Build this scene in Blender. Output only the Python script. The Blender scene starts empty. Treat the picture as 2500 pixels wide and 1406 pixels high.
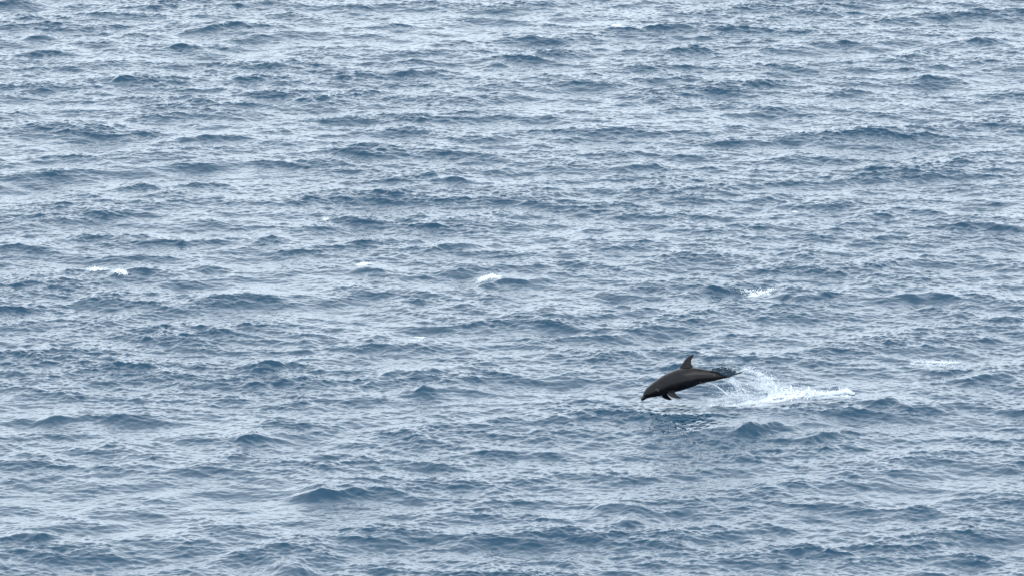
import bpy, math
import numpy as np
from mathutils import Vector, Matrix

sc = bpy.context.scene
C = sc.collection
rng = np.random.default_rng(11)

# ------------------------------------------------------------------ camera
PITCH = 12.5                     # degrees below the horizon
HF = math.radians(4.5)           # half of the horizontal field of view
TH = math.tan(HF)
ZC = 12.5 / TH                   # view depth at which 100 photo pixels are one metre
G0 = math.radians(PITCH)
def graze(py):
    return G0 + math.atan((py - 703) / 1250 * TH)
YD = 990                         # photo row where the water under the dolphin lies
vv = (YD - 703) / 1250 * TH
H = ZC * (math.sin(G0) + vv * math.cos(G0))      # camera height above the mean water level
cam = bpy.data.cameras.new('camera')
cam.sensor_width = 36
cam.lens = 18 / TH
cam.clip_start = 1
cam.clip_end = 40000
co = bpy.data.objects.new('camera', cam)
co.location = (0, 0, H)
co.rotation_euler = (math.radians(90 - PITCH), 0, 0)
C.objects.link(co)
sc.camera = co
FWD = np.array([0, math.cos(G0), -math.sin(G0)])
UPV = np.array([0, math.sin(G0), math.cos(G0)])
def ray(px, py):
    return FWD + np.array([1., 0, 0]) * ((px - 1250) / 1250 * TH) - UPV * ((py - 703) / 1250 * TH)
def ground(px, py, z=0.0):
    d = ray(px, py)
    t = (H - z) / -d[2]
    return d[0] * t, d[1] * t

# ------------------------------------------------------------------ world and light
SUN_EL, SUN_AZ = 55, 150         # soft sun behind an overcast sky, high on the right behind the camera
w = bpy.data.worlds.new('World')
sc.world = w
w.use_nodes = True
nt = w.node_tree
bg = nt.nodes['Background']
sky = nt.nodes.new('ShaderNodeTexSky')
sky.sky_type = 'NISHITA'
sky.sun_disc = False
sky.sun_elevation = math.radians(SUN_EL)
sky.sun_rotation = math.radians(SUN_AZ)
sky.air_density = 1.0
sky.dust_density = 2.0
# cloud deck: pale grey, a little broken, brighter towards the zenith as overcast skies are
geo = nt.nodes.new('ShaderNodeTexCoord')
mp = nt.nodes.new('ShaderNodeMapping'); mp.inputs['Scale'].default_value = (1, 1, 3)
nz = nt.nodes.new('ShaderNodeTexNoise'); nz.inputs['Scale'].default_value = 2.2
nz.inputs['Detail'].default_value = 5
rp = nt.nodes.new('ShaderNodeValToRGB')
rp.color_ramp.elements[0].position = 0.3; rp.color_ramp.elements[0].color = (5.9, 6.78, 7.96, 1)
rp.color_ramp.elements[1].position = 0.7; rp.color_ramp.elements[1].color = (9.0, 9.7, 10.2, 1)
mx = nt.nodes.new('ShaderNodeMix'); mx.data_type = 'RGBA'
mx.inputs[0].default_value = 0.88
L = nt.links.new
L(geo.outputs['Generated'], mp.inputs[0]); L(mp.outputs[0], nz.inputs[0]); L(nz.outputs[0], rp.inputs[0])
L(sky.outputs[0], mx.inputs[6]); L(rp.outputs[0], mx.inputs[7])
# the deck is thinner and brighter low down, darker overhead
sx = nt.nodes.new('ShaderNodeSeparateXYZ'); L(geo.outputs['Generated'], sx.inputs[0])
gr = nt.nodes.new('ShaderNodeMapRange'); gr.interpolation_type = 'SMOOTHSTEP'
gr.inputs[1].default_value = 0.02; gr.inputs[2].default_value = 0.75; gr.inputs[3].default_value = 1.02; gr.inputs[4].default_value = 0.92
L(sx.outputs[2], gr.inputs[0])
vm = nt.nodes.new('ShaderNodeVectorMath'); vm.operation = 'SCALE'
L(mx.outputs[2], vm.inputs[0]); L(gr.outputs[0], vm.inputs['Scale'])
L(vm.outputs[0], bg.inputs[0])
bg.inputs[1].default_value = 0.15

sd = bpy.data.lights.new('sun', 'SUN')
sd.energy = 0.5
sd.angle = math.radians(30)
sd.color = (1, 0.985, 0.96)
so = bpy.data.objects.new('sun', sd)
e, a = math.radians(SUN_EL), math.radians(SUN_AZ)
sdir = Vector((math.sin(a) * math.cos(e), math.cos(a) * math.cos(e), math.sin(e)))
so.rotation_euler = sdir.to_track_quat('Z', 'Y').to_euler()
C.objects.link(so)

sc.view_settings.view_transform = 'Standard'
sc.view_settings.look = 'None'
sc.view_settings.exposure = 0.98
sc.view_settings.gamma = 1
sc.cycles.max_bounces = 6

# ------------------------------------------------------------------ materials
def mat(name):
    m = bpy.data.materials.new(name)
    m.use_nodes = True
    return m, m.node_tree, m.node_tree.nodes['Principled BSDF']

WATER, wt, wb = mat('sea water')
WATER_COL = (0.0, 0.0285, 0.058, 1)
wb.inputs['Base Color'].default_value = WATER_COL
wb.inputs['Roughness'].default_value = 0.04
wb.inputs['IOR'].default_value = 1.333
tc = wt.nodes.new('ShaderNodeTexCoord')
LW = wt.links.new
bmp = wt.nodes.new('ShaderNodeBump')
nn = wt.nodes.new('ShaderNodeTexNoise')
nn.inputs['Scale'].default_value = 14
nn.inputs['Detail'].default_value = 3
nn.inputs['Roughness'].default_value = 0.6
mpw = wt.nodes.new('ShaderNodeMapping'); mpw.inputs['Scale'].default_value = (0.6, 1, 1)
LW(tc.outputs['Object'], mpw.inputs[0]); LW(mpw.outputs[0], nn.inputs[0])
LW(nn.outputs[0], bmp.inputs['Height'])
bmp.inputs['Strength'].default_value = 1
bmp.inputs['Distance'].default_value = 0.004
LW(bmp.outputs[0], wb.inputs['Normal'])
at = wt.nodes.new('ShaderNodeAttribute'); at.attribute_name = 'foam'
fn = wt.nodes.new('ShaderNodeTexNoise'); fn.inputs['Scale'].default_value = 9; fn.inputs['Detail'].default_value = 8
fn.inputs['Roughness'].default_value = 0.7
LW(mpw.outputs[0], fn.inputs[0])
ad = wt.nodes.new('ShaderNodeMath'); ad.operation = 'ADD'
LW(at.outputs['Fac'], ad.inputs[0]); LW(fn.outputs[0], ad.inputs[1])
mr = wt.nodes.new('ShaderNodeMapRange'); mr.inputs[1].default_value = 0.92; mr.inputs[2].default_value = 1.25
LW(ad.outputs[0], mr.inputs[0])
mc = wt.nodes.new('ShaderNodeMix'); mc.data_type = 'RGBA'
LW(mr.outputs[0], mc.inputs[0]); mc.inputs[6].default_value = WATER_COL; mc.inputs[7].default_value = (0.8, 0.84, 0.87, 1)
LW(mc.outputs[2], wb.inputs['Base Color'])
mrr = wt.nodes.new('ShaderNodeMapRange'); mrr.inputs[3].default_value = 0.04; mrr.inputs[4].default_value = 0.6
LW(mr.outputs[0], mrr.inputs[0]); LW(mrr.outputs[0], wb.inputs['Roughness'])

FOAM, ft, fb = mat('sea foam')
fb.inputs['Base Color'].default_value = (0.82, 0.85, 0.88, 1)
fb.inputs['Roughness'].default_value = 0.55
fb.inputs['Subsurface Weight'].default_value = 0.0

DROP, dt_, db = mat('spray drops')
db.inputs['Base Color'].default_value = (0.82, 0.86, 0.9, 1)
db.inputs['Roughness'].default_value = 0.2
db.inputs['IOR'].default_value = 1.333

SKIN, st, sb = mat('wet dolphin skin')
sn = st.nodes.new('ShaderNodeTexNoise'); sn.inputs['Scale'].default_value = 5; sn.inputs['Detail'].default_value = 5
stc = st.nodes.new('ShaderNodeTexCoord')
sm = st.nodes.new('ShaderNodeMapping'); sm.inputs['Scale'].default_value = (1, 3, 3)
sr = st.nodes.new('ShaderNodeValToRGB')
sr.color_ramp.elements[0].position = 0.3; sr.color_ramp.elements[0].color = (0.0018, 0.0018, 0.0024, 1)
sr.color_ramp.elements[1].position = 0.7; sr.color_ramp.elements[1].color = (0.0078, 0.0072, 0.0088, 1)
st.links.new(stc.outputs['Object'], sm.inputs[0]); st.links.new(sm.outputs[0], sn.inputs[0])
st.links.new(sn.outputs[0], sr.inputs[0]); st.links.new(sr.outputs[0], sb.inputs['Base Color'])
sb.inputs['Roughness'].default_value = 0.36
sb.inputs['IOR'].default_value = 1.38
sb.inputs['Coat Weight'].default_value = 0.22; sb.inputs['Coat Roughness'].default_value = 0.13; sb.inputs['Coat IOR'].default_value = 1.33
sbn = st.nodes.new('ShaderNodeTexNoise'); sbn.inputs['Scale'].default_value = 28; sbn.inputs['Detail'].default_value = 4
sbb = st.nodes.new('ShaderNodeBump'); sbb.inputs['Distance'].default_value = 0.004; sbb.inputs['Strength'].default_value = 0.6
st.links.new(sm.outputs[0], sbn.inputs[0]); st.links.new(sbn.outputs[0], sbb.inputs['Height']); st.links.new(sbb.outputs[0], sb.inputs['Coat Normal'])
sb.inputs['Specular IOR Level'].default_value = 0.22

DARK, kt, kb = mat('dark mouth gap')
kb.inputs['Base Color'].default_value = (0.006, 0.005, 0.006, 1)
kb.inputs['Roughness'].default_value = 0.5
LID, lt_, lb = mat('eyelid highlight')
lb.inputs['Base Color'].default_value = (0.16, 0.14, 0.14, 1); lb.inputs['Roughness'].default_value = 0.25  # highlight along the lid ridge painted in as a paler colour
EYE, et_, eb = mat('dark glossy eye')
eb.inputs['Base Color'].default_value = (0.008, 0.007, 0.007, 1); eb.inputs['Roughness'].default_value = 0.05

# ------------------------------------------------------------------ helpers
def mesh_np(name, V, F, material, parent=None, smooth=True):
    """F: (n,3) or (n,4) int array"""
    V = np.asarray(V, np.float32); F = np.asarray(F, np.int32)
    me = bpy.data.meshes.new(name)
    n, k = F.shape
    me.vertices.add(len(V)); me.vertices.foreach_set('co', V.ravel())
    me.loops.add(n * k); me.loops.foreach_set('vertex_index', F.ravel())
    me.polygons.add(n)
    me.polygons.foreach_set('loop_start', np.arange(0, n * k, k, dtype=np.int32))
    me.polygons.foreach_set('use_smooth', np.full(n, smooth, bool))
    me.update(calc_edges=True)
    me.materials.append(material)
    o = bpy.data.objects.new(name, me)
    C.objects.link(o)
    if parent: o.parent = parent
    return o
def empty(name, loc, label, cat, group=None):
    o = bpy.data.objects.new(name, None); C.objects.link(o); o.location = loc
    o['label'] = label; o['category'] = cat
    if group: o['group'] = group
    return o

# ------------------------------------------------------------------ sea surface
# wave tiles: sums of many free waves with a wind-sea spectrum, crests across the view
def tile(size, n, seed, lam_hi, lam_lo, mss, peak, spread, wind=math.radians(90), dirmix=0.12, power=4.0):
    r = np.random.default_rng(seed)
    k1 = np.fft.fftfreq(n, size / n) * 2 * math.pi
    kx, ky = np.meshgrid(k1, k1, indexing='ij')
    k = np.hypot(kx, ky); k[0, 0] = 1
    kp = 2 * math.pi / peak
    th = np.arctan2(ky, kx) - wind
    sp = np.where(k < kp, spread, np.maximum(spread * (k / kp) ** -0.55, 1.1))
    D = np.abs(np.cos(th / 2)) ** (2 * sp)
    D = D / (0.6 + 0.4 * 0) * np.sqrt(sp) + dirmix
    P = k ** -power * np.exp(-1.25 * (kp / k) ** 2) * D
    hi, lo = 2 * math.pi / lam_hi, 2 * math.pi / lam_lo
    P *= 1 / (1 + (hi / k) ** 12) / (1 + (k / lo) ** 12)
    P[0, 0] = 0
    P *= mss / np.sum(P * k * k)
    g = (r.normal(size=(n, n)) + 1j * r.normal(size=(n, n))) * np.sqrt(P / 2)
    h = np.fft.ifft2(g).real * n * n * math.sqrt(2) 
    dx = np.fft.ifft2(g * (1j * kx / k)).real * n * n * math.sqrt(2)
    dy = np.fft.ifft2(g * (1j * ky / k)).real * n * n * math.sqrt(2)
    return h, dx, dy
def interp_axis(A, u, axis):
    n = A.shape[axis]
    i = np.floor(u).astype(int); f = (u - i)
    w_ = [-.5 * f + f * f - .5 * f ** 3, 1 - 2.5 * f * f + 1.5 * f ** 3, .5 * f + 2 * f * f - 1.5 * f ** 3, -.5 * f * f + .5 * f ** 3]
    out = 0
    for j in range(4):
        ww = w_[j].astype(np.float32)
        out = out + np.take(A, (i - 1 + j) % n, axis=axis) * (ww[:, None] if axis == 0 else ww[None, :])
    return out
def sample(A, size, xs, ys):
    n = A.shape[0]
    A = A.astype(np.float32)
    return interp_axis(interp_axis(A, xs / size * n, 0), ys / size * n, 1)

X0, X1, Y0, Y1 = -22.0, 22.0, 127.0, 236.0
DX, DY = 0.031, 0.036
def lines(a, b, d, lo, hi, ratio=1.09):
    m = list(np.arange(a, b, d))
    s, p = d, m[-1]
    up = []
    while p < hi:
        s *= ratio; p += s; up.append(p)
    s, p = d, m[0]
    dn = []
    while p > lo:
        s *= ratio; p -= s; dn.append(p)
    return np.array(dn[::-1] + m + up)
xs = lines(X0, X1, DX, -7000, 7000)
ys = lines(Y0, Y1, DY, -1500, 14000)
sxg = np.gradient(xs)[:, None]; syg = np.gradient(ys)[None, :]
cell = np.maximum(sxg, syg)

CHOP = 1.05
h1, dx1, dy1 = tile(131.0, 2048, 5, 30, 1.3, 0.0105, 4.6, 7.0, dirmix=.05, power=4.1, wind=math.radians(96))
h2, dx2, dy2 = tile(37.3, 1024, 8, 1.3, 0.30, 0.0175, 7.0, 14.0, dirmix=.05, power=3.8, wind=math.radians(76))
h3, _, _ = tile(14.3, 512, 9, 0.30, 0.08, 0.042, 7.0, 16.0, dirmix=.03, power=3.6, wind=math.radians(72))
# calmer and livelier patches
m0, _, _ = tile(131.0, 512, 21, 40, 4, 1.0, 20.0, 1.5)
m0 = m0 / m0.std()
fade1 = 1 / (1 + (cell / 1.2) ** 2)
fade2 = 1 / (1 + (cell / 0.12) ** 2)
Z = sample(h1, 131.0, xs, ys) * fade1
PX = sample(dx1, 131.0, xs, ys) * fade1
PY = sample(dy1, 131.0, xs, ys) * fade1
M = sample(m0, 131.0, xs, ys)
r2 = (1 + 0.14 * np.clip(M, -2, 2)) * (1 + 0.2 * np.clip(Z / Z.std(), -0.8, 1.6)) * fade2
# stronger ripples added under and in front of the dolphin to break its reflection
_gx, _gy = ground(1690, 1045)
r2 = r2 * (1 + 0.35 * np.exp(-((xs[:, None] - _gx) / 1.8) ** 2 - ((ys[None, :] - _gy) / 3.0) ** 2))
_gx, _gy = ground(1860, 1036)
r2 = r2 * (1 - 0.45 * np.exp(-((xs[:, None] - _gx) / 1.5) ** 2 - ((ys[None, :] - _gy) / 0.9) ** 2))
Zr = (sample(h2, 37.3, xs, ys) + sample(h3, 14.3, xs, ys)) * r2
PX2 = sample(dx2, 37.3, xs, ys) * r2
PY2 = sample(dy2, 37.3, xs, ys) * r2

# the steep wavelets that stand out: (photo x, photo y, half length px, height m, skew)
crests = [(1850, 1028, 150, .46, -.08), (2000, 1052, 110, .22, -.10), (520, 330, 100, .26, -.05), (545, 60, 100, .26, -.12), (78, 86, 30, .22, 0), (1010, 172, 55, .3, 0),
          (2262, 184, 75, .26, 0), (440, 112, 60, .18, -.1), (1630, 60, 110, .22, .05), (1110, 434, 60, .24, 0), (655, 575, 36, .16, 0),
          (2210, 718, 110, .26, -.03), (1000, 898, 110, .24, -.1), (650, 880, 70, .28, 0), (1040, 944, 60, .24, 0), (770, 1194, 80, .34, 0),
          (1355, 1018, 60, .22, -.05), (1490, 1222, 90, .26, .08), (1510, 68, 60, .16, 0), (2400, 545, 90, .26, 0), (30, 602, 60, .22, -.1),
          (310, 186, 70, .22, 0), (740, 830, 24, .18, 0), (1200, 154, 40, .18, 0), (705, 1370, 50, .28, 0), (70, 1300, 70, .22, -.1),
          (1530, 1268, 46, .26, 0), (610, 1058, 70, .24, 0), (2430, 915, 80, .28, 0), (1230, 684, 95, .24, -.15), (1930, 716, 70, .22, -.05),
          (300, 664, 60, .2, -.2), (1120, 590, 90, .22, -.1), (2160, 985, 80, .2, 0), (900, 652, 60, .18, 0), (140, 1008, 60, .24, 0), (1560, 400, 80, .22, 0)]
def G(v): return np.exp(-v * v)
SH = 0.6 * Z * fade1              # crests lean towards the camera
for (px, py, hw, hh, sk) in crests:
    hh *= 0.62; hw *= 1.25
    gx, gy = ground(px, py, hh)
    s = 0.01 * math.hypot(gy, H) / ZC
    wx = hw * s * 0.85
    ix = np.where(np.abs(xs - gx) < 3.2 * wx)[0]; iy = np.where(np.abs(ys - gy) < 9)[0]
    if len(ix) < 2 or len(iy) < 2: continue
    a0, a1, b0, b1 = ix[0], ix[-1] + 1, iy[0], iy[-1] + 1
    U = xs[a0:a1][:, None] - gx
    Wv = ys[b0:b1][None, :] - gy + sk * U * 4 + 0.22 * np.sin(U * 1.7 + px) + 0.12 * np.sin(U * 4.3 + py) + 0.06 * np.sin(U * 9.1 + px + py)
    aw = np.where(U > 0, (1.15 + .35 * math.sin(px * 1.3)), (0.75 - .25 * math.sin(px * 1.3))) * wx
    env = np.exp(-np.abs(U / aw) ** 2) * (1 + .16 * np.sin(U * 3.1 + px) + .10 * np.sin(U * 7.7 + py))
    f = np.where(Wv < 0, np.exp(-(np.abs(Wv) / (0.14 + hh * 0.8)) ** 1.35), np.exp(-(np.abs(Wv) / (0.5 + hh * 2.0)) ** 1.25))
    loc = G(U / (1.5 * wx)) * np.exp(-(np.abs(Wv) / 1.3) ** 2)
    sub = (slice(a0, a1), slice(b0, b1))
    Z[sub] = Z[sub] * (1 - 0.5 * loc) + hh * env * f
    PY[sub] = PY[sub] * (1 - 0.3 * loc)
XX = xs[:, None] + CHOP * PX + 1.0 * PX2
YY = ys[None, :] + CHOP * PY + 1.0 * PY2 - SH      # crests lean towards the camera
ZZ = Z + Zr
XX = XX.astype(np.float32); YY = YY.astype(np.float32); ZZ = ZZ.astype(np.float32)
nx, ny = ZZ.shape
print('sea grid', nx, ny, 'h rms', Z.std(), 'ripple', Zr[200:-200, 200:-200].std())

def water_z(x, y):
    """height of the displaced surface over the points x, y (arrays)"""
    x = np.atleast_1d(np.asarray(x, float)); y = np.atleast_1d(np.asarray(y, float))
    u, v = x.copy(), y.copy()
    def at_(A):
        i = np.clip(np.searchsorted(xs, u) - 1, 0, nx - 2); j = np.clip(np.searchsorted(ys, v) - 1, 0, ny - 2)
        fx = (u - xs[i]) / (xs[i + 1] - xs[i]); fy = (v - ys[j]) / (ys[j + 1] - ys[j])
        return A[i, j] * (1 - fx) * (1 - fy) + A[i + 1, j] * fx * (1 - fy) + A[i, j + 1] * (1 - fx) * fy + A[i + 1, j + 1] * fx * fy
    for _ in range(5):
        ex, ey = at_(XX) - x, at_(YY) - y
        u -= 0.8 * ex; v -= 0.8 * ey
    return at_(ZZ)
def on_water(px, py):
    """where the line of sight of a photo pixel first meets the waves"""
    zz = np.linspace(1.2, -1.2, 241)
    d = ray(px, py); t = (H - zz) / -d[2]
    X, Y = d[0] * t, d[1] * t
    wz = water_z(X, Y)
    hit = np.argmax(wz >= zz)
    return X[hit], Y[hit], wz[hit]

# thin foam lace lying on the water (an attribute of the surface)
foam = np.zeros((nx, ny), np.float32)
def lace(px, py, rx, ry, amt, tilt=0):
    gx, gy = ground(px, py)
    s = 0.01 * math.hypot(gy, H) / ZC
    rx *= s; ry *= s / math.sin(graze(py))
    ix = np.where(np.abs(xs - gx) < 3 * rx)[0]; iy = np.where(np.abs(ys - gy) < 3 * ry + abs(tilt) * 3 * rx)[0]
    if len(ix) < 2 or len(iy) < 2: return
    U = xs[ix][:, None] - gx; Wv = ys[iy][None, :] - gy - tilt * U
    e_ = amt * np.exp(-(U / rx) ** 4 - (Wv / ry) ** 2)
    sub = (slice(ix[0], ix[-1] + 1), slice(iy[0], iy[-1] + 1))
    foam[sub] = np.maximum(foam[sub], e_)
lace(1905, 970, 120, 7, .60, .35)
lace(1800, 985, 110, 9, .56, .2)
lace(2000, 966, 110, 12, .48, .2)
lace(2050, 960, 60, 7, .52)
lace(2270, 886, 90, 9, .50)
lace(240, 659, 28, 6, .62); lace(298, 669, 24, 6, .62, -1.5); lace(1200, 680, 34, 8, .62); lace(1850, 716, 42, 5, .64); lace(885, 648, 26, 5, .62)
lace(1018, 826, 22, 4, .62); lace(1508, 66, 20, 4, .6)

V = np.stack([XX, YY, ZZ], -1).reshape(-1, 3)
I = (np.arange(nx - 1)[:, None] * ny + np.arange(ny - 1)[None, :]).ravel().astype(np.int32)
F = np.stack([I, I + ny, I + ny + 1, I + 1], -1)
sea = mesh_np('water', V, F, WATER)
sea['kind'] = 'structure'
fa = sea.data.attributes.new('foam', 'FLOAT', 'POINT')
fa.data.foreach_set('value', foam.ravel())

# ------------------------------------------------------------------ dolphin
# local frame: x to the right, z up along the picture, y away from the camera; 100 photo px = 1 m
DC = (1690, 925)
d_ = ray(*DC)
dpos = np.array([0, 0, H]) + d_ * ZC * 0.9975      # view depth of the leap, over the near edge of the foam
dz = dpos
dol = empty('dolphin', dz, 'dark grey dolphin leaping nose down to the left out of the water', 'dolphin')
dol.rotation_euler = (-G0, 0, 0)
def zp(zx, zy):                  # close-up coordinates -> local metres
    return ((1540 + zx * .12 - DC[0]) * .01, -(850 + zy * .12 - DC[1]) * .01)
st_ = [((206, 1036), (212, 1052), .6), ((214, 1008), (245, 1063), .95), ((233, 978), (288, 1041), 1.0), ((250, 950), (328, 1017), 1.05),
       ((256, 915), (380, 1003), 1.0), ((273, 872), (440, 993), .98), ((320, 802), (520, 981), .95), ((392, 738), (600, 967), .95),
       ((482, 668), (680, 944), .93), ((592, 590), (770, 915), .92), ((722, 512), (880, 893), .92), ((852, 455), (1010, 862), .92),
       ((980, 408), (1150, 820), .92), ((1110, 388), (1290, 772), .9), ((1250, 382), (1410, 722), .87), ((1400, 402), (1520, 698), .84),
       ((1550, 428), (1640, 674), .78), ((1700, 455), (1760, 646), .68), ((1830, 482), (1870, 618), .6), ((1930, 505), (1955, 596), .62),
       ((2010, 525), (2022, 578), .8), ((2070, 536), (2075, 560), 1.0)]
def ease(P, m):
    """Catmull-Rom through the stations"""
    P = np.array(P, float); out = []
    for i in range(len(P) - 1):
        p0, p1, p2, p3 = P[max(i - 1, 0)], P[i], P[i + 1], P[min(i + 2, len(P) - 1)]
        for t in np.linspace(0, 1, m, endpoint=False):
            out.append(.5 * ((2 * p1) + (p2 - p0) * t + (2 * p0 - 5 * p1 + 4 * p2 - p3) * t * t + (3 * p1 - p0 - 3 * p2 + p3) * t ** 3))
    out.append(P[-1])
    return np.array(out)
rows = ease([[*zp(*t), *zp(*b), r_] for t, b, r_ in st_], 4)
def loft(rings):
    n = len(rings[0]); Vv = [p for r_ in rings for p in r_]; Ff = []
    for i in range(len(rings) - 1):
        for j in range(n):
            k = (j + 1) % n
            Ff.append((i * n + j, i * n + k, (i + 1) * n + k, (i + 1) * n + j))
    a0 = len(Vv); Vv.append(tuple(np.mean(rings[0], 0))); b0 = len(Vv); Vv.append(tuple(np.mean(rings[-1], 0)))
    T = []
    for j in range(n):
        k = (j + 1) % n
        T.append((a0, k, j)); e0 = (len(rings) - 1) * n
        T.append((b0, e0 + j, e0 + k))
    return [tuple(map(float, v)) for v in Vv], Ff + T
parts = []
rings = []
for tx, tz, bx_, bz, wr in rows:
    c = np.array([(tx + bx_) / 2, 0, (tz + bz) / 2]); u = np.array([(tx - bx_) / 2, 0, (tz - bz) / 2]); hh = np.linalg.norm(u)
    ring = []
    for q in np.linspace(0, 2 * math.pi, 48, endpoint=False):
        cq, sq = math.cos(q), math.sin(q)
        ring.append(c + u * cq + np.array([0, 1, 0]) * hh * wr * sq * (1 - .06 * cq))
    rings.append(ring)
parts.append(loft(rings))
def fin(stations, thick, ydir, npts=14):
    """stations: (leading x,z),(trailing x,z), y offset, thickness"""
    rs = []
    for (lx, lz), (tx, tz), yo, th in stations:
        le = np.array([lx, yo, lz]); te = np.array([tx, yo, tz]); c = (le + te) / 2; u = (te - le) / 2
        ring = []
        for q in np.linspace(0, 2 * math.pi, npts, endpoint=False):
            s_ = math.cos(q)
            prof = math.sin(q) * (0.75 - 0.35 * s_)
            ring.append(c + u * s_ + ydir * th * prof)
        rs.append(ring)
    return loft(rs)
yv = np.array([0, 1., 0])
# dorsal fin
parts.append(fin([(zp(930, 470), zp(1360, 450), 0, .06), (zp(985, 402), zp(1275, 382), 0, .045), (zp(1036, 324), zp(1234, 330), 0, .036),
                  (zp(1076, 266), zp(1228, 285), 0, .030), (zp(1116, 218), zp(1233, 240), 0, .025), (zp(1158, 178), zp(1247, 207), 0, .019),
                  (zp(1200, 149), zp(1264, 180), 0, .017), (zp(1238, 131), zp(1279, 155), 0, .012), (zp(1266, 126), zp(1286, 134), 0, .007)], 1, yv))
# far flipper (dark) and near flipper; both sweep down and back, away from the body
parts.append(fin([(zp(640, 900), zp(800, 880), .06, .03), (zp(632, 968), zp(745, 925), .10, .024), (zp(665, 1008), zp(775, 962), .14, .02),
                  (zp(710, 1034), zp(805, 998), .18, .016), (zp(765, 1052), zp(832, 1028), .22, .012), (zp(815, 1060), zp(852, 1047), .25, .008)], 1, np.array([.35, .9, -.2])))
parts.append(fin([(zp(740, 870), zp(900, 850), -.14, .03), (zp(724, 915), zp(898, 893), -.2, .024), (zp(775, 958), zp(930, 938), -.25, .02),
                  (zp(835, 988), zp(965, 965), -.29, .016), (zp(910, 1006), zp(1010, 985), -.33, .012), (zp(985, 1013), zp(1045, 995), -.36, .009),
                  (zp(1050, 1004), zp(1078, 997), -.38, .006)], 1, np.array([.3, -.9, .3])))
# flukes: two swept blades in a plane seen almost edge on
def fluke(sgn):
    a0 = np.array([*zp(2015, 558)]); a1 = np.array([*zp(2330, 462)])
    ch = a1 - a0
    rs = []
    for s_, l0, l1, th in ((0, .0, .62, .022), (.06, .08, .62, .02), (.14, .22, .66, .017), (.22, .38, .76, .013), (.30, .56, .87, .01), (.36, .74, .96, .007), (.39, .9, 1.0, .004)):
        le = a0 + ch * l0; te = a0 + ch * l1
        bow = -.012 * (s_ / .39) ** 2
        c = np.array([(le[0] + te[0]) / 2, sgn * s_, (le[1] + te[1]) / 2 + bow * 0 + sgn * s_ * -.07]); u = np.array([te[0] - le[0], 0, te[1] - le[1]]) / 2
        nrm = np.array([-ch[1], 0, ch[0]]) / np.linalg.norm(ch)
        rs.append([c + u * math.cos(q) + nrm * th * math.sin(q) for q in np.linspace(0, 2 * math.pi, 14, endpoint=False)])
    return loft(rs)
parts.append(fluke(1)); parts.append(fluke(-1))
Vb, Fb = [], []
for v_, f_ in parts:
    o_ = len(Vb); Vb += v_; Fb += [tuple(i + o_ for i in f) for f in f_]
import bmesh
tm = bpy.data.meshes.new('tmp'); tm.from_pydata(Vb, [], Fb)
bm = bmesh.new(); bm.from_mesh(tm)
# every closed shell must face outwards before the shells are fused
bmesh.ops.recalc_face_normals(bm, faces=bm.faces)
bm.to_mesh(tm); bm.free()
to = bpy.data.objects.new('tmp', tm); C.objects.link(to)
rm = to.modifiers.new('fuse', 'REMESH'); rm.mode = 'VOXEL'; rm.voxel_size = 0.005; rm.use_smooth_shade = True
sm_ = to.modifiers.new('soften', 'SMOOTH'); sm_.factor = 0.5; sm_.iterations = 2
dg = bpy.context.evaluated_depsgraph_get()
bmesh_body = bpy.data.meshes.new_from_object(to.evaluated_get(dg))
bpy.data.objects.remove(to)
bmesh_body.name = 'body'
bmesh_body.materials.clear(); bmesh_body.materials.append(SKIN)
body = bpy.data.objects.new('body', bmesh_body); C.objects.link(body); body.parent = dol
from mathutils.bvhtree import BVHTree
bvh = BVHTree.FromPolygons([v.co.copy() for v in bmesh_body.vertices], [tuple(p.vertices) for p in bmesh_body.polygons])
def on_skin(x, z, lift=0.0):
    h_ = bvh.ray_cast(Vector((x, -1, z)), Vector((0, 1, 0)))
    if h_[0] is None:
        h_ = bvh.find_nearest(Vector((x, -.05, z)))
    return h_[0] + h_[1] * lift
def tube(name, pts, radii, m, parent):
    rs = []
    P = [Vector(p) for p in pts]
    for i, p in enumerate(P):
        t = (P[min(i + 1, len(P) - 1)] - P[max(i - 1, 0)]).normalized()
        a_ = t.cross(Vector((0, 1, 0))).normalized(); b_ = t.cross(a_)
        rs.append([tuple(p + (a_ * math.cos(q) + b_ * math.sin(q)) * radii[i]) for q in np.linspace(0, 2 * math.pi, 8, endpoint=False)])
    v_, f_ = loft(rs)
    me = bpy.data.meshes.new(name); me.from_pydata(v_, [], f_)
    me.polygons.foreach_set('use_smooth', [True] * len(me.polygons)); me.materials.append(m)
    o = bpy.data.objects.new(name, me); C.objects.link(o); o.parent = parent
    return o
mp_ = [(262, 950), (320, 932), (380, 914), (430, 893), (475, 868), (510, 850)]
tube('mouth', [on_skin(*zp(*p), .000) for p in ease(mp_, 4)], [.006] * 21, DARK, dol)
ey = on_skin(*zp(545, 862))
bm = bmesh.new(); bmesh.ops.create_uvsphere(bm, u_segments=20, v_segments=12, radius=.017)
em = bpy.data.meshes.new('eye'); bm.to_mesh(em); bm.free(); em.materials.append(EYE)
em.polygons.foreach_set('use_smooth', [True] * len(em.polygons))
eye = bpy.data.objects.new('eye', em); C.objects.link(eye); eye.parent = dol; eye.location = ey; eye.scale = (1.2, .6, .8)
lp = [(498, 832), (520, 822), (540, 826), (556, 842), (570, 856)]
tube('eyelid', [on_skin(*zp(*p), .001) for p in ease(lp, 4)], [.002 + .0025 * math.sin(math.pi * i / 16) for i in range(17)], LID, dol)

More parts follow.
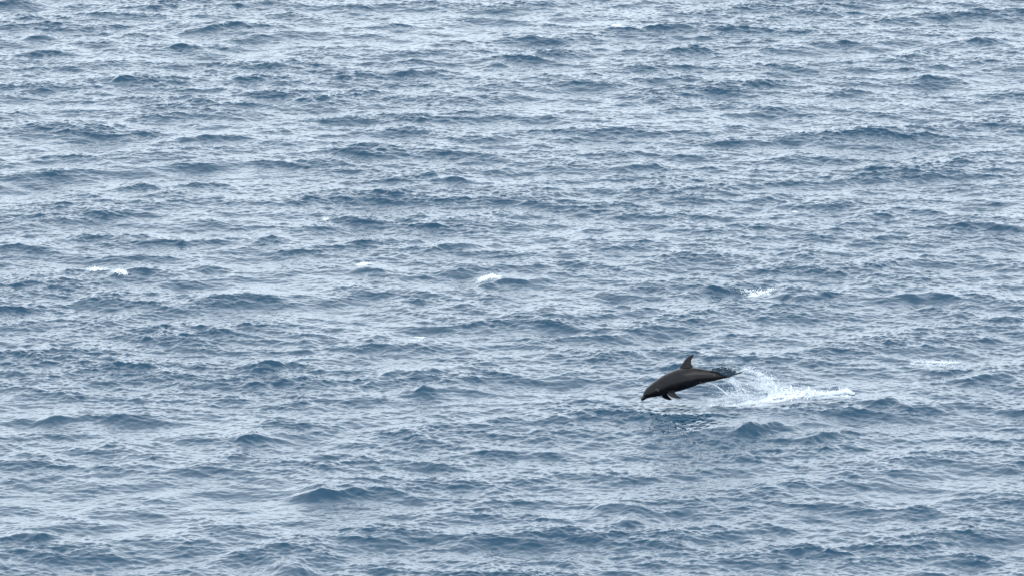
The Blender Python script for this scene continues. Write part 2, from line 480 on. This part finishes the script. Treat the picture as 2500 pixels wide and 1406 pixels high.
# ------------------------------------------------------------------ drops and foam
def ico(sub):
    bm = bmesh.new(); bmesh.ops.create_icosphere(bm, subdivisions=sub, radius=1)
    v = np.array([p.co[:] for p in bm.verts]); f = np.array([[q.index for q in p.verts] for p in bm.faces]); bm.free()
    return v, f
I1, I2 = ico(1), ico(2)
def blobs(name, P, R, material, parent, base=I1, stretch=None, jitter=.25, origin=None):
    """many drops or bubbles as one mesh; P (n,3) centres, R (n,) radii, stretch (n,3) vectors"""
    v, f = base
    n = len(P)
    r_ = np.random.default_rng(len(P))
    q = r_.normal(size=(n, 1, len(v), 1)).squeeze(1) * jitter * .5 + 1
    W = v[None] * q * R[:, None, None]
    W = W * (1 + r_.uniform(-.3, .3, (n, 1, 3)))
    if stretch is not None:
        W = W + (W @ stretch[:, :, None] / np.maximum(np.linalg.norm(stretch, axis=1), 1e-6)[:, None, None]) * stretch[:, None, :]
    W = W + P[:, None, :]
    Ff = f[None] + (np.arange(n) * len(v))[:, None, None]
    W = W.reshape(-1, 3)
    if origin is not None: W = W - np.array(origin)
    return mesh_np(name, W, Ff.reshape(-1, 3), material, parent)

# plane of the leap: pixel in the splash close-up -> world point at a chosen offset in depth
def sp(zx, zy, off=0.0):
    px, py = 1720 + zx * .16, 850 + zy * .16
    d = ray(px, py)
    t = ZC * (1 + off / ZC)
    return np.array([d[0] * t, d[1] * t, H + d[2] * t])
gx, gy, gz = on_water(1850, 978)
splash = empty('splash', (gx, gy, gz), 'white splash and flying spray behind the leaping dolphin', 'splash')
org = (gx, gy, gz)
# foam core lying on the water: follow a line of photo points
core = [(90, 893, 7), (300, 880, 12), (520, 864, 16), (760, 838, 24), (930, 795, 30), (1060, 755, 46), (1200, 730, 54), (1400, 722, 46),
        (1550, 712, 36), (1700, 704, 22), (1850, 700, 15), (1980, 692, 14), (2070, 676, 16), (2150, 662, 17), (2215, 682, 11), (2270, 700, 6)]
core = ease(core, 10)
Pn, Rn = [], []
for i in range(23000):
    f = rng.uniform(0, len(core) - 1.001); k = int(f); c = core[k] + (core[k + 1] - core[k]) * (f - k)
    if rng.random() > (.2 + c[2] / 60) * (.62 + .38 * math.sin(f * .9) * math.sin(f * .37 + 1)): continue
    s_ = rng.normal() * .55
    wv = .5 + .35 * math.sin(c[0] * .021) + .3 * math.sin(c[0] * .057 + 1) + .2 * math.sin(c[0] * .13)
    s_ = s_ * max(wv, .25) * 1.5 + .12 * math.sin(c[0] * .035)
    px = 1720 + (c[0] + rng.normal() * 14) * .16; py = 850 + (c[1] + s_ * c[2] * .68) * .16
    Pn.append((px, py)); Rn.append((.0035 + .016 * rng.random() ** 2) * (.5 + c[2] / 80))
Pn = np.array(Pn); Rn = np.array(Rn)
G3 = np.array([ground(a_, b_ , .0) for a_, b_ in Pn])
zz_ = water_z(G3[:, 0], G3[:, 1])
# shift along the line of sight so that the foam sits on the wave itself
for _ in range(3):
    G3 = np.array([ground(a_, b_, z_) for (a_, b_), z_ in zip(Pn, zz_)])
    zz_ = .5 * zz_ + .5 * water_z(G3[:, 0], G3[:, 1])
P = np.column_stack([G3, water_z(G3[:, 0], G3[:, 1]) + rng.exponential(.018, len(G3))])
fo = blobs('foam', P, Rn, FOAM, splash, origin=org); fo['kind'] = 'stuff'

# flying drops
P, R, S = [], [], []
def add(p, r, s=(0, 0, 0)):
    P.append(p); R.append(r); S.append(s)
def seg(pts, n, wid, r0, r1, depth=.25, st=(0, 0, .6)):
    """drops thrown along a polyline of close-up points (x, y, relative width)"""
    E = ease(pts, 8)
    n = int(n * 2.8)
    while n > 0:
        m = int(rng.integers(6, 40)); n -= m          # one thread of drops
        f0 = rng.uniform(0, len(E) - 1.001); ln = rng.uniform(1, 7)
        ox, oy, od = rng.normal() * wid, rng.normal() * wid, rng.normal() * depth
        bx_, by_ = rng.normal(size=2) * wid * .25
        rm_ = rng.uniform(.2, .45)
        for t_ in rng.random(m):
            f = min(max(f0 + ln * (t_ - .5), 0), len(E) - 1.001); k = int(f); c = E[k] + (E[k + 1] - E[k]) * (f - k)
            rr = (r0 + (r1 - r0) * rng.random() ** 2.5) * rm_
            add(sp(c[0] + (ox + bx_ * t_ * t_) * c[2] + rng.normal() * 3.5, c[1] + (oy + by_ * t_ * t_) * c[2] + rng.normal() * 3.5, od + rng.normal() * .02), rr, np.array(st) * rng.uniform(0, 1.5) + rng.normal(size=3) * .25)
# arc of water following the flukes and falling back to the foam
seg([(560, 345, .6), (640, 318, .9), (720, 325, 1.0), (790, 360, 1), (850, 400, 1)], 1500, 30, .003, .010)
seg([(850, 400, .8), (900, 440, 1), (960, 490, 1.2), (1020, 560, 1.3), (1060, 640, 1.3), (1080, 710, 1.2)], 2400, 48, .003, .013)
seg([(800, 480, 1), (870, 540, 1.3), (900, 620, 1.5), (920, 700, 1.5)], 1500, 62, .003, .010)
# curtain under the tail
seg([(420, 450, .5), (450, 540, .8), (520, 620, 1), (600, 700, 1.2), (680, 780, 1.2)], 1700, 38, .003, .011)
seg([(120, 540, .2), (190, 575, .2), (270, 640, .25), (350, 700, .3), (400, 730, .4)], 900, 24, .003, .009, .08)
seg([(20, 545, .5), (150, 555, .4), (330, 520, .5), (440, 460, .5)], 500, 30, .003, .007)
seg([(300, 740, 1), (500, 720, 1), (700, 750, 1), (900, 770, 1)], 2800, 48, .003, .011)
seg([(60, 800, .5), (250, 790, .8), (500, 810, 1), (750, 800, 1), (950, 780, 1)], 2600, 40, .003, .010)
# crown of short jets along the foam
seg([(1050, 690, 1), (1200, 680, 1), (1400, 675, 1), (1600, 675, .8), (1800, 690, .5), (2000, 675, .6), (2120, 650, .8), (2230, 670, .8)], 4200, 30, .004, .014)
for cx, cy, n_ in ((1320, 580, 90), (1590, 600, 220), (1560, 640, 160), (1180, 610, 70), (1090, 560, 120), (1430, 640, 60), (1250, 640, 80), (1690, 650, 60)):
    for _ in range(n_):
        t = rng.random()
        add(sp(cx - (1 - t) * 14 * rng.uniform(.2, 1) + rng.normal() * 5 , cy + (700 - cy) * (1 - t) + rng.normal() * 6, rng.normal() * .06), rng.uniform(.005, .012), (0, 0, 1.2))
# white beads added over the tail's water film to stand for its glints
for _ in range(110):
    t = rng.random()
    px_ = 1738 + t * 62 + rng.normal() * 3; py_ = 893 + t * 12 + 9 * (t - .5) ** 2 * 2 - rng.exponential(2.5) + rng.choice([0, 14 * t + 4]) 
    add(sp((px_ - 1720) / .16, (py_ - 850) / .16, -.4 - rng.random() * .1), rng.uniform(.002, .007), (0.8, 0, -.2))
# loose drops further out
for _ in range(3000):
    add(sp(rng.normal(900, 420), rng.normal(600, 130), rng.normal() * .4), .0015 + .006 * rng.random() ** 3)
P = np.array(P); R = np.array(R); S = np.array(S)
ok = P[:, 2] > water_z(P[:, 0], P[:, 1]) - .01
drp = blobs('spray', P[ok], R[ok], DROP, splash, stretch=S[ok], origin=org); drp['kind'] = 'stuff'

# film of water pouring off the tail, dark and glassy, in the dolphin's own frame
WT2, w2t, w2b = mat('clear thin water')
w2b.inputs['Base Color'].default_value = (0.003, 0.018, 0.032, 1)
w2b.inputs['Roughness'].default_value = 0.05; w2b.inputs['Specular IOR Level'].default_value = 0.35
w2b.inputs['IOR'].default_value = 1.333
def film(name, top, bot, parent, n=70, m=16, seed=3, amp=.02, ragged=1.0):
    r_ = np.random.default_rng(seed)
    T = ease([[*zp(*p)] for p in top], 12); B = ease([[*zp(*p)] for p in bot], 12)
    it = np.linspace(0, len(T) - 1, n); ib = np.linspace(0, len(B) - 1, n)
    T = np.column_stack([np.interp(it, range(len(T)), T[:, i]) for i in (0, 1)]); B = np.column_stack([np.interp(ib, range(len(B)), B[:, i]) for i in (0, 1)])
    fr, bk = [], []
    ph = r_.uniform(0, 6.28, 8); fx = r_.uniform(8, 46, 8); fz = r_.uniform(-30, 30, 8)
    for i in range(n):
        for j in range(m):
            t = j / (m - 1)
            p = T[i] * (1 - t) + B[i] * t
            wob = sum(math.sin(fx[k] * p[0] * 2 + fz[k] * p[1] * 3 + ph[k]) for k in range(8)) / 8
            rag = ragged * (.014 * math.sin(p[0] * 90 + 2 * math.sin(p[0] * 31)) + .010 * math.sin(p[0] * 211)) * (1 - t)
            edge = math.sin(math.pi * min(max(t, 0), 1)) ** .5 * math.sin(math.pi * i / (n - 1)) ** .4
            y = -.05 - .05 * t + amp * wob * 2
            fr.append((p[0], y - .012 * edge, p[1] + rag)); bk.append((p[0], y + .004 + .008 * edge, p[1] + rag))
    V_ = fr + bk; o_ = len(fr); F_ = []
    for i in range(n - 1):
        for j in range(m - 1):
            a_ = i * m + j
            F_.append((a_, a_ + 1, a_ + m + 1, a_ + m)); F_.append((o_ + a_, o_ + a_ + m, o_ + a_ + m + 1, o_ + a_ + 1))
    for i in range(n - 1):
        for j in (0, m - 1):
            a_ = i * m + j; F_.append((a_, a_ + m, o_ + a_ + m, o_ + a_))
    for j in range(m - 1):
        for i in (0, n - 1):
            a_ = i * m + j; F_.append((a_, a_ + 1, o_ + a_ + 1, o_ + a_))
    o = mesh_np(name, V_, F_, WT2, parent)
    o.modifiers.new('subdivision', 'SUBSURF').render_levels = 1
    return o
film('water_film', [(1620, 432), (1740, 392), (1860, 375), (1980, 400), (2090, 440), (2160, 468)], [(1640, 452), (1780, 500), (1870, 545), (1960, 565), (2060, 545), (2150, 478)], dol, amp=.010)
film('water_streak', [(1650, 278), (1760, 292), (1900, 318), (2030, 342)], [(1652, 286), (1760, 306), (1900, 332), (2028, 348)], dol, n=40, m=4, amp=.004, ragged=.12)
film('water_streak', [(1262, 300), (1330, 318), (1400, 345), (1480, 362)], [(1260, 312), (1330, 334), (1400, 360), (1478, 372)], dol, n=40, m=4, amp=.004, seed=5, ragged=.12)

# ------------------------------------------------------------------ small whitecaps
caps = [(238, 659, 22, 8, 300, 'small white breaking crest at the left end of a foam pair at far left'),
        (296, 668, 20, 8, 240, 'ragged foam strip sloping down right beside the far left breaking crest'),
        (1190, 681, 20, 12, 620, 'brightest small whitecap, a round foam clump on a wavelet in the middle'),
        (880, 648, 20, 5, 130, 'faint low line of foam on a wavelet left of the round foam clump'),
        (1850, 715, 34, 6, 320, 'long low whitecap above the dolphin at the left end of a dark crest'),
        (794, 540, 8, 8, 60, 'tiny upright fleck of foam on the upper left middle of the water'),
        (1018, 826, 18, 4, 70, 'thin pale foam dash low in the middle of the water'),
        (2288, 886, 48, 7, 200, 'loose scattered foam patch on the water right of the splash'),
        (1940, 520, 7, 4, 26, 'tiny foam fleck in the upper right of the water'),
        (1508, 66, 14, 4, 50, 'tiny foam fleck near the top edge of the picture')]
for ci, (px, py, rx, ry, n_, lab) in enumerate(caps):
    r_ = np.random.default_rng(ci + 70)
    x0, y0, z0 = on_water(px, py)
    s = 0.01 * math.hypot(y0, H) / ZC
    wc = empty('whitecap', (x0, y0, z0), lab, 'whitecap', 'small whitecaps scattered over the sea')
    Q, K = [], []
    # a few clumps strung along the crest, each a spill of bubbles
    nc = max(2, rx // 7)
    cc = [(r_.uniform(-1, 1), r_.normal() * .4, r_.uniform(.25, .6)) for _ in range(nc)]
    for _ in range(int(n_ * 2.2)):
        c = cc[r_.integers(nc)]
        u_ = c[0] + r_.normal() * .35 * c[2] / .4; v_ = c[1] + r_.normal() * c[2] * .7
        hx = abs(r_.normal()) * .2
        x = x0 + u_ * rx * s; yy_ = y0 + v_ * ry * s / math.sin(graze(py)) * .5
        Q.append((x, yy_, abs(r_.normal()) * ry * s * .35)); K.append(r_.uniform(.004, .012) * (1.25 - .5 * min(abs(u_), 1.5)))
    Q = np.array(Q); K = np.array(K)
    Q[:, 2] += water_z(Q[:, 0], Q[:, 1])
    fm = blobs('foam', Q, K, FOAM, wc, origin=(x0, y0, z0)); fm['kind'] = 'stuff'
